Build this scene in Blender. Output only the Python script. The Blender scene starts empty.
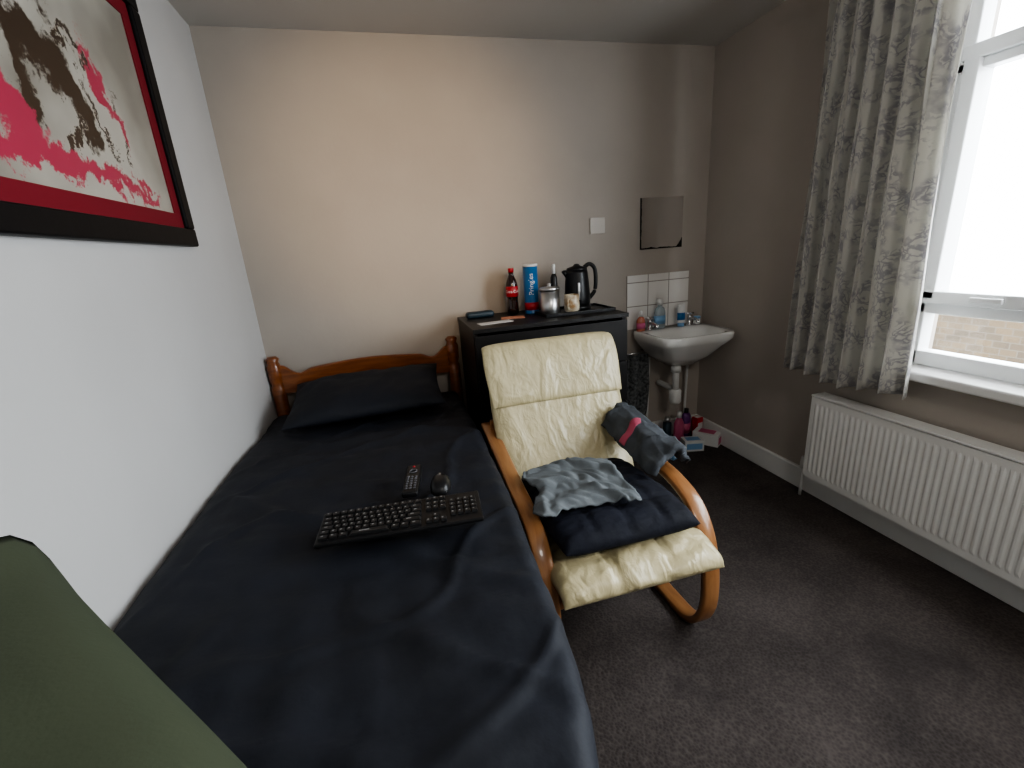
import bpy, bmesh, math, random
from mathutils import Matrix, Vector, noise
random.seed(4)
W,B,H,YF=2.58,2.5,2.283,-1.6
col=bpy.context.scene.collection
try:
    bpy.context.scene.view_settings.look='AgX - Medium High Contrast'
except Exception: pass
# ---------------------------------------------------------------- materials
def nn(nt,t,**k):
    n=nt.nodes.new(t)
    for a,b in k.items(): setattr(n,a,b)
    return n
def mat(name,c,rough=.6,metal=0,var=0,vs=8,bump=0,bs=60,c2=None,coat=0,trans=0,spec=.5,sheen=0,bd=.01):
    m=bpy.data.materials.new(name);m.use_nodes=True;nt=m.node_tree
    p=nt.nodes['Principled BSDF']
    p.inputs['Base Color'].default_value=(*c,1);p.inputs['Roughness'].default_value=rough
    p.inputs['Metallic'].default_value=metal;p.inputs['Specular IOR Level'].default_value=spec
    if coat:p.inputs['Coat Weight'].default_value=coat
    if trans:p.inputs['Transmission Weight'].default_value=trans
    if sheen:p.inputs['Sheen Weight'].default_value=sheen
    tc=nn(nt,'ShaderNodeTexCoord')
    if var or c2:
        n=nn(nt,'ShaderNodeTexNoise');n.inputs['Scale'].default_value=vs;n.inputs['Detail'].default_value=6
        nt.links.new(tc.outputs['Object'],n.inputs['Vector'])
        r=nn(nt,'ShaderNodeValToRGB')
        a=c2 or tuple(x*(1-var) for x in c);b=c if c2 else tuple(min(1,x*(1+var)) for x in c)
        r.color_ramp.elements[0].position=.35;r.color_ramp.elements[1].position=.65
        r.color_ramp.elements[0].color=(*a,1);r.color_ramp.elements[1].color=(*b,1)
        nt.links.new(n.outputs['Fac'],r.inputs[0]);nt.links.new(r.outputs[0],p.inputs['Base Color'])
    if bump:
        n=nn(nt,'ShaderNodeTexNoise');n.inputs['Scale'].default_value=bs;n.inputs['Detail'].default_value=5
        nt.links.new(tc.outputs['Object'],n.inputs['Vector'])
        bp=nn(nt,'ShaderNodeBump');bp.inputs['Strength'].default_value=bump;bp.inputs['Distance'].default_value=bd
        nt.links.new(n.outputs['Fac'],bp.inputs['Height']);nt.links.new(bp.outputs[0],p.inputs['Normal'])
    return m
M={}
M['wall']=mat('taupe_paint',(.40,.358,.315),.75,var=.03,vs=3,bump=.2,bs=45,bd=.003)
M['wall_left']=mat('pale_wall',(.54,.535,.53),.6,var=.02,vs=3,bump=.2,bs=45,bd=.003)  # base colour paler and greyer than the back and right walls
M['ceil']=mat('ceiling_paint',(.54,.52,.49),.8,bump=.1,bs=30,bd=.003)
M['white']=mat('white_gloss_paint',(.76,.76,.74),.35,var=.02,vs=6)
M['upvc']=mat('white_plastic_frame',(.85,.87,.88),.3)
M['ceramic']=mat('white_ceramic',(.8,.8,.78),.12,coat=.5)
M['black']=mat('black_plastic',(.010,.010,.011),.35,spec=.35)
M['blackw']=mat('black_brown_wood',(.009,.008,.008),.42,var=.3,vs=12,bump=.1,bs=30,bd=.002,spec=.35)
M['chrome']=mat('chrome',(.75,.75,.76),.15,metal=1)
M['steel']=mat('brushed_steel',(.6,.6,.6),.3,metal=1)
M['navy']=mat('navy_cotton',(.0062,.0082,.0145),.7,var=.2,vs=4,bump=.3,bs=18,bd=.012,spec=.45)
M['navyq']=mat('dark_navy_quilting',(.006,.0075,.0145),.8,var=.25,vs=10,bump=.4,bs=35,bd=.01,spec=.3)
M['green']=mat('olive_green_cloth',(.062,.073,.046),.9,var=.05,vs=4,bump=.3,bs=140,bd=.002,spec=.15)
M['greyc']=mat('grey_jersey',(.135,.15,.16),.9,var=.12,vs=14,bump=.4,bs=30,bd=.008,spec=.2)
M['jacket']=mat('charcoal_fleece',(.07,.077,.087),.95,var=.2,vs=14,bump=.4,bs=40,bd=.008,spec=.2)
M['pink']=mat('pink_band',(.40,.07,.12),.8)
M['towel']=mat('dark_patterned_towel',(.16,.165,.165),.95,c2=(.03,.033,.035),vs=60,bump=.5,bs=80)
M['mattress']=mat('mattress_ticking',(.3,.3,.32),.9,var=.05)
M['red']=mat('red_label',(.40,.01,.02),.4)
M['cola']=mat('cola_liquid',(.02,.006,.004),.08,coat=.6)
M['blue']=mat('blue_card',(.01,.13,.34),.35)
M['whitep']=mat('white_plastic',(.7,.7,.69),.4)
M['clear']=mat('clear_plastic',(.75,.85,.9),.08,trans=.7)
M['blueb']=mat('pale_blue_plastic',(.20,.38,.6),.3)
M['purple']=mat('purple_plastic',(.12,.03,.16),.4)
M['pinkp']=mat('pink_plastic',(.5,.1,.2),.4)
M['amber']=mat('amber_soap',(.5,.16,.1),.15,coat=.5)
M['paper']=mat('white_paper',(.7,.68,.65),.8)
M['orange']=mat('orange_card',(.6,.25,.15),.7)
M['mug']=mat('stoneware_glaze',(.7,.64,.5),.3,c2=(.3,.17,.07),vs=30)
M['darkframe']=mat('black_frame_wood',(.004,.004,.005),.5,bump=.2,bs=25,bd=.003,spec=.2)
M['mat']=mat('crimson_mount',(.17,.012,.02),.7,spec=.2)
M['grout']=mat('socket_plate_plastic',(.48,.44,.39),.4)
M['navyd']=mat('petrol_case',(.012,.03,.045),.45)
def leather():
    m=mat('cream_leather',(.49,.425,.255),.34,var=.06,vs=6,spec=.5);nt=m.node_tree;p=nt.nodes['Principled BSDF'];L=nt.links.new
    tc=nn(nt,'ShaderNodeTexCoord')
    mp=nn(nt,'ShaderNodeMapping');mp.inputs['Scale'].default_value=(1.5,1,.8);L(tc.outputs['Object'],mp.inputs[0])
    ns=nn(nt,'ShaderNodeTexNoise');ns.inputs['Scale'].default_value=8;ns.inputs['Detail'].default_value=2;ns.inputs['Distortion'].default_value=.8
    L(mp.outputs[0],ns.inputs['Vector'])
    fine=nn(nt,'ShaderNodeTexNoise');fine.inputs['Scale'].default_value=20;fine.inputs['Detail'].default_value=3;fine.inputs['Distortion'].default_value=.6;L(mp.outputs[0],fine.inputs['Vector'])
    ad=nn(nt,'ShaderNodeMath',operation='MULTIPLY_ADD');ad.inputs[1].default_value=2.6;L(ns.outputs['Fac'],ad.inputs[0]);L(fine.outputs['Fac'],ad.inputs[2])
    b=nn(nt,'ShaderNodeBump');b.inputs['Strength'].default_value=.5;b.inputs['Distance'].default_value=.012
    L(ad.outputs[0],b.inputs['Height']);L(b.outputs[0],p.inputs['Normal']);return m
M['leather']=leather()
def wood(name,c1,c2,sc=(2,14,14)):
    m=mat(name,c1,.32,coat=.3);nt=m.node_tree;p=nt.nodes['Principled BSDF']
    tc=nn(nt,'ShaderNodeTexCoord');mp=nn(nt,'ShaderNodeMapping');mp.inputs['Scale'].default_value=sc
    n=nn(nt,'ShaderNodeTexNoise');n.inputs['Scale'].default_value=4;n.inputs['Detail'].default_value=6;n.inputs['Distortion'].default_value=.6
    r=nn(nt,'ShaderNodeValToRGB');r.color_ramp.elements[0].position=.35;r.color_ramp.elements[1].position=.65
    r.color_ramp.elements[0].color=(*c2,1);r.color_ramp.elements[1].color=(*c1,1)
    nt.links.new(tc.outputs['Object'],mp.inputs[0]);nt.links.new(mp.outputs[0],n.inputs['Vector']);nt.links.new(n.outputs['Fac'],r.inputs[0]);nt.links.new(r.outputs[0],p.inputs['Base Color']);return m
M['pine']=wood('orange_varnished_pine',(.24,.075,.018),(.15,.04,.009))
M['birch']=wood('honey_birch_veneer',(.33,.155,.06),(.25,.105,.038),(14,2,2))
def carpet():
    m=mat('brown_loop_carpet',(.05,.04,.037),.95,spec=.1);nt=m.node_tree;p=nt.nodes['Principled BSDF'];L=nt.links.new
    tc=nn(nt,'ShaderNodeTexCoord');v=nn(nt,'ShaderNodeTexVoronoi');v.inputs['Scale'].default_value=120
    L(tc.outputs['Object'],v.inputs['Vector'])
    n=nn(nt,'ShaderNodeTexNoise');n.inputs['Scale'].default_value=2.6;n.inputs['Detail'].default_value=7;n.inputs['Roughness'].default_value=.65
    L(tc.outputs['Object'],n.inputs['Vector'])
    r=nn(nt,'ShaderNodeValToRGB');r.color_ramp.elements[0].color=(.040,.034,.032,1);r.color_ramp.elements[1].color=(.088,.075,.070,1)
    a=nn(nt,'ShaderNodeMath',operation='MULTIPLY_ADD');a.inputs[1].default_value=.42;L(v.outputs['Distance'],a.inputs[0]);L(n.outputs['Fac'],a.inputs[2])
    s=nn(nt,'ShaderNodeMapRange');s.inputs['From Min'].default_value=.48;s.inputs['From Max'].default_value=.95
    L(a.outputs[0],s.inputs['Value']);L(s.outputs[0],r.inputs[0])
    # darker stained patches
    n2=nn(nt,'ShaderNodeTexNoise');n2.inputs['Scale'].default_value=3.4;n2.inputs['Detail'].default_value=4;n2.inputs['Distortion'].default_value=.7;L(tc.outputs['Object'],n2.inputs['Vector'])
    s2=nn(nt,'ShaderNodeMapRange');s2.inputs['From Min'].default_value=.56;s2.inputs['From Max'].default_value=.70;s2.inputs['To Max'].default_value=.45;L(n2.outputs['Fac'],s2.inputs['Value'])
    c=nn(nt,'ShaderNodeMixRGB');c.inputs[2].default_value=(.026,.023,.023,1);L(s2.outputs[0],c.inputs[0]);L(r.outputs[0],c.inputs[1]);L(c.outputs[0],p.inputs['Base Color'])
    b=nn(nt,'ShaderNodeBump');b.inputs['Strength'].default_value=.6;b.inputs['Distance'].default_value=.004;b.invert=True
    L(v.outputs['Distance'],b.inputs['Height']);L(b.outputs[0],p.inputs['Normal']);return m
M['carpet']=carpet()
def curtain_mat():
    m=bpy.data.materials.new('floral_curtain_cloth');m.use_nodes=True;nt=m.node_tree;p=nt.nodes['Principled BSDF'];out=nt.nodes['Material Output']
    uv=nn(nt,'ShaderNodeUVMap')
    n0=nn(nt,'ShaderNodeTexNoise');n0.inputs['Scale'].default_value=14;n0.inputs['Detail'].default_value=4
    nt.links.new(uv.outputs[0],n0.inputs['Vector'])
    va=nn(nt,'ShaderNodeVectorMath',operation='MULTIPLY_ADD');va.inputs[1].default_value=(.16,.16,0)
    nt.links.new(n0.outputs['Color'],va.inputs[0]);nt.links.new(uv.outputs[0],va.inputs[2])
    v=nn(nt,'ShaderNodeTexVoronoi');v.feature='DISTANCE_TO_EDGE';v.inputs['Scale'].default_value=32;nt.links.new(va.outputs[0],v.inputs['Vector'])
    l=nn(nt,'ShaderNodeMapRange');l.inputs['From Min'].default_value=.04;l.inputs['From Max'].default_value=.16;nt.links.new(v.outputs['Distance'],l.inputs['Value'])
    n1=nn(nt,'ShaderNodeTexNoise');n1.inputs['Scale'].default_value=12;n1.inputs['Detail'].default_value=3;nt.links.new(uv.outputs[0],n1.inputs['Vector'])
    g=nn(nt,'ShaderNodeMapRange');g.inputs['From Min'].default_value=.42;g.inputs['From Max'].default_value=.55;nt.links.new(n1.outputs['Fac'],g.inputs['Value'])
    mx=nn(nt,'ShaderNodeMath',operation='MAXIMUM');nt.links.new(l.outputs[0],mx.inputs[0]);nt.links.new(g.outputs[0],mx.inputs[1])
    r=nn(nt,'ShaderNodeValToRGB');r.color_ramp.elements[0].color=(.42,.405,.42,1);r.color_ramp.elements[1].color=(.68,.665,.62,1)
    nt.links.new(mx.outputs[0],r.inputs[0]);nt.links.new(r.outputs[0],p.inputs['Base Color']);p.inputs['Roughness'].default_value=.9
    t=nn(nt,'ShaderNodeBsdfTranslucent');nt.links.new(r.outputs[0],t.inputs['Color'])
    ms=nn(nt,'ShaderNodeMixShader');ms.inputs[0].default_value=.40
    nt.links.new(p.outputs[0],ms.inputs[1]);nt.links.new(t.outputs[0],ms.inputs[2]);nt.links.new(ms.outputs[0],out.inputs[0]);return m
M['curtain']=curtain_mat()
def glass():
    m=bpy.data.materials.new('window_glass');m.use_nodes=True;nt=m.node_tree;out=nt.nodes['Material Output']
    t=nn(nt,'ShaderNodeBsdfTransparent');g=nn(nt,'ShaderNodeBsdfGlossy');g.inputs['Roughness'].default_value=.02
    ms=nn(nt,'ShaderNodeMixShader');ms.inputs[0].default_value=.04
    nt.links.new(t.outputs[0],ms.inputs[1]);nt.links.new(g.outputs[0],ms.inputs[2]);nt.links.new(ms.outputs[0],out.inputs[0]);return m
M['glass']=glass()
def brick():
    m=mat('garden_brick',(.3,.16,.08),.9,spec=.1);nt=m.node_tree;p=nt.nodes['Principled BSDF']
    tc=nn(nt,'ShaderNodeTexCoord');sp=nn(nt,'ShaderNodeSeparateXYZ');cb=nn(nt,'ShaderNodeCombineXYZ')
    nt.links.new(tc.outputs['Object'],sp.inputs[0]);nt.links.new(sp.outputs[1],cb.inputs[0]);nt.links.new(sp.outputs[2],cb.inputs[1])
    b=nn(nt,'ShaderNodeTexBrick');b.inputs['Scale'].default_value=6;b.inputs['Color1'].default_value=(.10,.075,.048,1);b.inputs['Color2'].default_value=(.07,.056,.042,1);b.inputs['Mortar'].default_value=(.10,.088,.072,1)
    nt.links.new(cb.outputs[0],b.inputs['Vector']);nt.links.new(b.outputs[0],p.inputs['Base Color']);return m
M['brick']=brick()
def mirror_mat():
    m=mat('aged_mirror_silver',(.8,.8,.8),.04,metal=1);nt=m.node_tree;p=nt.nodes['Principled BSDF']
    tc=nn(nt,'ShaderNodeTexCoord');n=nn(nt,'ShaderNodeTexNoise');n.inputs['Scale'].default_value=22;n.inputs['Detail'].default_value=4
    nt.links.new(tc.outputs['Object'],n.inputs['Vector'])
    sp=nn(nt,'ShaderNodeSeparateXYZ');nt.links.new(tc.outputs['Generated'],sp.inputs[0])
    a=nn(nt,'ShaderNodeMath',operation='SUBTRACT');nt.links.new(sp.outputs[2],a.inputs[0]);nt.links.new(sp.outputs[0],a.inputs[1])
    b1=nn(nt,'ShaderNodeMapRange');b1.inputs['From Min'].default_value=-.72;b1.inputs['From Max'].default_value=-.92;nt.links.new(a.outputs[0],b1.inputs['Value'])
    e=nn(nt,'ShaderNodeMapRange');e.inputs['From Min'].default_value=.05;e.inputs['From Max'].default_value=.0;nt.links.new(sp.outputs[0],e.inputs['Value'])
    e2=nn(nt,'ShaderNodeMapRange');e2.inputs['From Min'].default_value=.05;e2.inputs['From Max'].default_value=.0;nt.links.new(sp.outputs[2],e2.inputs['Value'])
    mx=nn(nt,'ShaderNodeMath',operation='MAXIMUM');nt.links.new(b1.outputs[0],mx.inputs[0]);nt.links.new(e.outputs[0],mx.inputs[1])
    mx2=nn(nt,'ShaderNodeMath',operation='MAXIMUM');nt.links.new(mx.outputs[0],mx2.inputs[0]);nt.links.new(e2.outputs[0],mx2.inputs[1])
    ad=nn(nt,'ShaderNodeMath',operation='MULTIPLY_ADD');ad.inputs[1].default_value=.7;nt.links.new(mx2.outputs[0],ad.inputs[0]);nt.links.new(n.outputs['Fac'],ad.inputs[2])
    th=nn(nt,'ShaderNodeMapRange');th.inputs['From Min'].default_value=.8;th.inputs['From Max'].default_value=.86;nt.links.new(ad.outputs[0],th.inputs['Value'])
    c=nn(nt,'ShaderNodeMixRGB');c.inputs[1].default_value=(.96,.96,.96,1);c.inputs[2].default_value=(.01,.01,.01,1);nt.links.new(th.outputs[0],c.inputs[0]);nt.links.new(c.outputs[0],p.inputs['Base Color'])
    iv=nn(nt,'ShaderNodeMath',operation='SUBTRACT');iv.inputs[0].default_value=1;nt.links.new(th.outputs[0],iv.inputs[1]);nt.links.new(iv.outputs[0],p.inputs['Metallic']);return m
M['mirror']=mirror_mat()
def tile_mat():
    m=mat('glazed_white_tiles',(.7,.69,.66),.2,coat=.3);nt=m.node_tree;p=nt.nodes['Principled BSDF']
    tc=nn(nt,'ShaderNodeTexCoord');sp=nn(nt,'ShaderNodeSeparateXYZ');cb=nn(nt,'ShaderNodeCombineXYZ')
    nt.links.new(tc.outputs['Object'],sp.inputs[0]);nt.links.new(sp.outputs[0],cb.inputs[0]);nt.links.new(sp.outputs[2],cb.inputs[1])
    b=nn(nt,'ShaderNodeTexBrick');b.offset=0;b.inputs['Scale'].default_value=1;b.inputs['Brick Width'].default_value=.1433;b.inputs['Row Height'].default_value=.1433;b.inputs['Mortar Size'].default_value=.003;b.inputs['Mortar Smooth'].default_value=.2
    b.inputs['Color1'].default_value=(.80,.78,.75,1);b.inputs['Color2'].default_value=(.76,.74,.71,1);b.inputs['Mortar'].default_value=(.33,.3,.27,1)
    nt.links.new(cb.outputs[0],b.inputs['Vector']);nt.links.new(b.outputs[0],p.inputs['Base Color']);return m
M['tile']=tile_mat()
def keymat():
    m=mat('black_keycap',(.012,.012,.013),.45);nt=m.node_tree;p=nt.nodes['Principled BSDF']
    tc=nn(nt,'ShaderNodeTexCoord');sp=nn(nt,'ShaderNodeSeparateXYZ');nt.links.new(tc.outputs['Generated'],sp.inputs[0])
    def band(s,lo,hi):
        a=nn(nt,'ShaderNodeMath',operation='COMPARE');a.inputs[1].default_value=(lo+hi)/2;a.inputs[2].default_value=(hi-lo)/2;nt.links.new(s,a.inputs[0]);return a.outputs[0]
    x=band(sp.outputs[0],.25,.5);y=band(sp.outputs[1],.5,.8);z=band(sp.outputs[2],.8,1.2)
    q=nn(nt,'ShaderNodeMath',operation='MULTIPLY');nt.links.new(x,q.inputs[0]);nt.links.new(y,q.inputs[1])
    q2=nn(nt,'ShaderNodeMath',operation='MULTIPLY');nt.links.new(q.outputs[0],q2.inputs[0]);nt.links.new(z,q2.inputs[1])
    c=nn(nt,'ShaderNodeMixRGB');c.inputs[1].default_value=(.010,.010,.011,1);c.inputs[2].default_value=(.22,.22,.22,1);nt.links.new(q2.outputs[0],c.inputs[0]);nt.links.new(c.outputs[0],p.inputs['Base Color']);return m
M['key']=keymat()
def art():
    m=mat('abstract_ink_print',(.5,.46,.38),.35);nt=m.node_tree;p=nt.nodes['Principled BSDF'];L=nt.links.new
    tc=nn(nt,'ShaderNodeTexCoord')
    n=nn(nt,'ShaderNodeTexNoise');n.inputs['Scale'].default_value=6;n.inputs['Detail'].default_value=9;n.inputs['Roughness'].default_value=.72
    L(tc.outputs['Object'],n.inputs['Vector'])
    va=nn(nt,'ShaderNodeVectorMath',operation='MULTIPLY_ADD');va.inputs[1].default_value=(.35,.35,.35);L(n.outputs['Color'],va.inputs[0]);L(tc.outputs['Object'],va.inputs[2])
    def blob(cy,cz,ry,rz,ang=0):
        mp=nn(nt,'ShaderNodeMapping');mp.vector_type='TEXTURE';mp.inputs['Location'].default_value=(.175,cy+.175,cz+.175);mp.inputs['Rotation'].default_value=(ang,0,0);mp.inputs['Scale'].default_value=(1,ry,rz)
        L(va.outputs[0],mp.inputs[0]);s=nn(nt,'ShaderNodeSeparateXYZ');L(mp.outputs[0],s.inputs[0])
        cb=nn(nt,'ShaderNodeCombineXYZ');L(s.outputs[1],cb.inputs[0]);L(s.outputs[2],cb.inputs[1])
        ln=nn(nt,'ShaderNodeVectorMath',operation='LENGTH');L(cb.outputs[0],ln.inputs[0])
        r=nn(nt,'ShaderNodeMapRange');r.inputs['From Min'].default_value=1.08;r.inputs['From Max'].default_value=.85;L(ln.outputs['Value'],r.inputs['Value']);return r.outputs[0]
    def mxx(lst):
        o=lst[0]
        for q in lst[1:]:
            k=nn(nt,'ShaderNodeMath',operation='MAXIMUM');L(o,k.inputs[0]);L(q,k.inputs[1]);o=k.outputs[0]
        return o
    bg=nn(nt,'ShaderNodeTexNoise');bg.inputs['Scale'].default_value=3;bg.inputs['Detail'].default_value=3;L(tc.outputs['Object'],bg.inputs['Vector'])
    r=nn(nt,'ShaderNodeValToRGB');r.color_ramp.elements[0].position=.35;r.color_ramp.elements[1].position=.62;r.color_ramp.elements[0].color=(.22,.205,.175,1);r.color_ramp.elements[1].color=(.42,.40,.35,1);L(bg.outputs['Fac'],r.inputs[0])
    c1=nn(nt,'ShaderNodeMixRGB');L(r.outputs[0],c1.inputs[1]);c1.inputs[2].default_value=(.035,.02,.012,1)
    L(mxx([blob(1.32,1.76,.12,.06,-.5),blob(1.42,1.70,.05,.10,.3),blob(1.24,1.70,.035,.11,.1),blob(1.50,1.68,.008,.12,.2),blob(1.60,1.66,.007,.1,-.15),blob(1.37,1.93,.03,.10,.4),blob(1.12,1.88,.08,.04,.3),blob(1.46,1.82,.09,.012,.2),blob(1.36,1.60,.012,.09,-.2)]),c1.inputs[0])
    c2=nn(nt,'ShaderNodeMixRGB');L(c1.outputs[0],c2.inputs[1]);c2.inputs[2].default_value=(.38,.025,.07,1)
    L(mxx([blob(1.30,1.535,.33,.035,-.06),blob(1.18,1.62,.12,.05,-.5),blob(1.55,1.78,.026,.09,.35),blob(1.60,1.68,.02,.05,.1),blob(1.42,2.0,.07,.03,-.5),blob(1.02,1.7,.07,.05,-.3),blob(1.62,1.515,.12,.012,-.1)]),c2.inputs[0])
    L(c2.outputs[0],p.inputs['Base Color']);return m
M['art']=art()
# ---------------------------------------------------------------- geometry helpers
def mesh(name,vf,m,smooth=True,mats=None):
    me=bpy.data.meshes.new(name)
    if isinstance(vf,bmesh.types.BMesh): vf.to_mesh(me);vf.free()
    else: me.from_pydata([tuple(v) for v in vf[0]],[],vf[1])
    for x in (mats or [m]): me.materials.append(x)
    me.polygons.foreach_set('use_smooth',[smooth]*len(me.polygons));me.update()
    return me
def obj(name,me,parent=None,label=None,cat=None,loc=(0,0,0),rz=0,kind=None,group=None):
    o=bpy.data.objects.new(name,me);col.objects.link(o);o.location=loc;o.rotation_euler=(0,0,rz)
    if parent:o.parent=parent
    if label:o['label']=label
    if cat:o['category']=cat
    if kind:o['kind']=kind
    if group:o['group']=group
    return o
def thing(name,label,cat,loc=(0,0,0),rz=0,group=None):
    return obj(name,None,None,label,cat,loc,rz,group=group)
def addbox(bm,a,b,bev=0,seg=2,mi=0):
    vs=[bm.verts.new((x,y,z)) for x in (a[0],b[0]) for y in (a[1],b[1]) for z in (a[2],b[2])]
    fs=[]
    for f in ((0,1,3,2),(4,6,7,5),(0,4,5,1),(2,3,7,6),(0,2,6,4),(1,5,7,3)):
        q=bm.faces.new([vs[i] for i in f]);q.material_index=mi;fs.append(q)
    if bev:
        es=set(e for f in fs for e in f.edges)
        bmesh.ops.bevel(bm,geom=list(es),offset=bev,segments=seg,affect='EDGES',profile=.5,material=-1)
def boxes(lst,bev=0,seg=2):
    bm=bmesh.new()
    for l in lst: addbox(bm,l[0],l[1],bev,seg,l[2] if len(l)>2 else 0)
    return bm
def lathe(prof,n=32,sx=1,sy=1):
    v=[];f=[]
    for r,z in prof:
        for i in range(n):
            a=2*math.pi*i/n;v.append((r*math.cos(a)*sx,r*math.sin(a)*sy,z))
    k=len(prof)
    for j in range(k-1):
        for i in range(n):
            f.append((j*n+i,j*n+(i+1)%n,(j+1)*n+(i+1)%n,(j+1)*n+i))
    f.append(tuple(reversed(range(n))));f.append(tuple((k-1)*n+i for i in range(n)))
    return v,f
def crom(pts,n=8):
    out=[];P=[Vector(p) for p in pts];P=[P[0]*2-P[1]]+P+[P[-1]*2-P[-2]]
    for i in range(1,len(P)-2):
        for k in range(n):
            t=k/n;a,b,c,d=P[i-1],P[i],P[i+1],P[i+2]
            out.append(.5*((2*b)+(c-a)*t+(2*a-5*b+4*c-d)*t*t+(3*b-3*c+d-a)*t**3))
    out.append(P[-2]);return out
def tube(pts,r,n=12,sm=8):
    path=crom(pts,sm) if sm else [Vector(p) for p in pts];v=[];f=[]
    up=Vector((0,0,1))
    for i,p in enumerate(path):
        t=(path[min(i+1,len(path)-1)]-path[max(i-1,0)]).normalized()
        u=up if abs(t.dot(up))<.95 else Vector((1,0,0))
        a=t.cross(u).normalized();b=a.cross(t)
        rr=r(i/(len(path)-1)) if callable(r) else r
        for k in range(n):
            q=2*math.pi*k/n;v.append(p+a*math.cos(q)*rr+b*math.sin(q)*rr)
    for i in range(len(path)-1):
        for k in range(n): f.append((i*n+k,i*n+(k+1)%n,(i+1)*n+(k+1)%n,(i+1)*n+k))
    f.append(tuple(reversed(range(n))));f.append(tuple((len(path)-1)*n+k for k in range(n)));return v,f
def ribbon(yz,x,w,th,sm=8):
    path=crom([(0,a,b) for a,b in yz],sm);bm=bmesh.new();rows=[]
    for i,p in enumerate(path):
        t=(path[min(i+1,len(path)-1)]-path[max(i-1,0)]).normalized();n=Vector((0,-t.z,t.y))
        c=.25
        sec=[(-w/2,-th/2*(1-c)),(-w/2+th*.2,-th/2),(w/2-th*.2,-th/2),(w/2,-th/2*(1-c)),(w/2,th/2*(1-c)),(w/2-th*.2,th/2),(-w/2+th*.2,th/2),(-w/2,th/2*(1-c))]
        rows.append([bm.verts.new((x+s,p.y+n.y*q,p.z+n.z*q)) for s,q in sec])
    for a,b in zip(rows,rows[1:]):
        for k in range(8): bm.faces.new((a[k],a[(k+1)%8],b[(k+1)%8],b[k]))
    bm.faces.new(rows[0]);bm.faces.new(rows[-1][::-1]);bmesh.ops.recalc_face_normals(bm,faces=bm.faces);return bm
def merge(*vfs):
    v=[];f=[]
    for a,b in vfs:
        k=len(v);v+=[tuple(x) for x in a];f+=[tuple(i+k for i in q) for q in b]
    return v,f
def shift(vf,d,rz=0):
    c,s=math.cos(rz),math.sin(rz)
    return [(x*c-y*s+d[0],x*s+y*c+d[1],z+d[2]) for x,y,z in vf[0]],vf[1]
def padded(path,width,th,us=(),vs=(),nu=52,nv=76,eu=6,ev=8,wr=.004,dep=.5,seed=0,ex=.5,ns=9,flare=0,crease=0):
    P=crom([(0,a,b) for a,b in path],12);cum=[0]
    for a,b in zip(P,P[1:]): cum.append(cum[-1]+(b-a).length)
    def at(s):
        s*=cum[-1]
        for i in range(len(P)-1):
            if s<=cum[i+1]+1e-9:
                k=(s-cum[i])/(cum[i+1]-cum[i]);return P[i].lerp(P[i+1],k),(P[i+1]-P[i]).normalized()
        return P[-1],(P[-1]-P[-2]).normalized()
    bm=bmesh.new();top=[];bot=[]
    def sp(i,n):
        t=2*i/n-1;return math.copysign(1-(1-abs(t))**1.6,t)
    for j in range(nv+1):
        v=sp(j,nv);p,t=at((v+1)/2);n=Vector((0,-t.z,t.y));ra=[];rb=[]
        for i in range(nu+1):
            u=sp(i,nu)
            h=max(0,(1-abs(u)**eu)*(1-abs(v)**ev))**ex*th/2
            g=1
            for s in us: g-=dep*math.exp(-((u-s)/.05)**2)
            for s in vs: g-=dep*math.exp(-((v-s)/.03)**2)
            g=max(g,.25)
            x=u*width/2*(1+flare*v)*(1-.02*(1-math.cos(v*3))-.012*abs(v)**4);w=0
            if h>0:
                w=wr*(noise.noise(Vector((x*ns,(v+seed)*ns*.5,seed)))+.5*noise.noise(Vector((x*ns*2.5,(v+seed)*ns*1.6,seed+5))))
                if crease: w-=crease*max(0,1-abs(noise.noise(Vector((x*6.5,v*2.2,seed+9))))*7)
                w*=min(1,h/th*4)
            ra.append(bm.verts.new((x,p.y+n.y*(h*g+w),p.z+n.z*(h*g+w))));rb.append(bm.verts.new((x,p.y-n.y*h*.8,p.z-n.z*h*.8)))
        top.append(ra);bot.append(rb)
    for R,fl in ((top,0),(bot,1)):
        for j in range(nv):
            for i in range(nu):
                q=[R[j][i],R[j][i+1],R[j+1][i+1],R[j+1][i]];bm.faces.new(q[::-1] if fl else q)
    bmesh.ops.remove_doubles(bm,verts=bm.verts,dist=1e-5);bmesh.ops.recalc_face_normals(bm,faces=bm.faces);return bm
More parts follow.
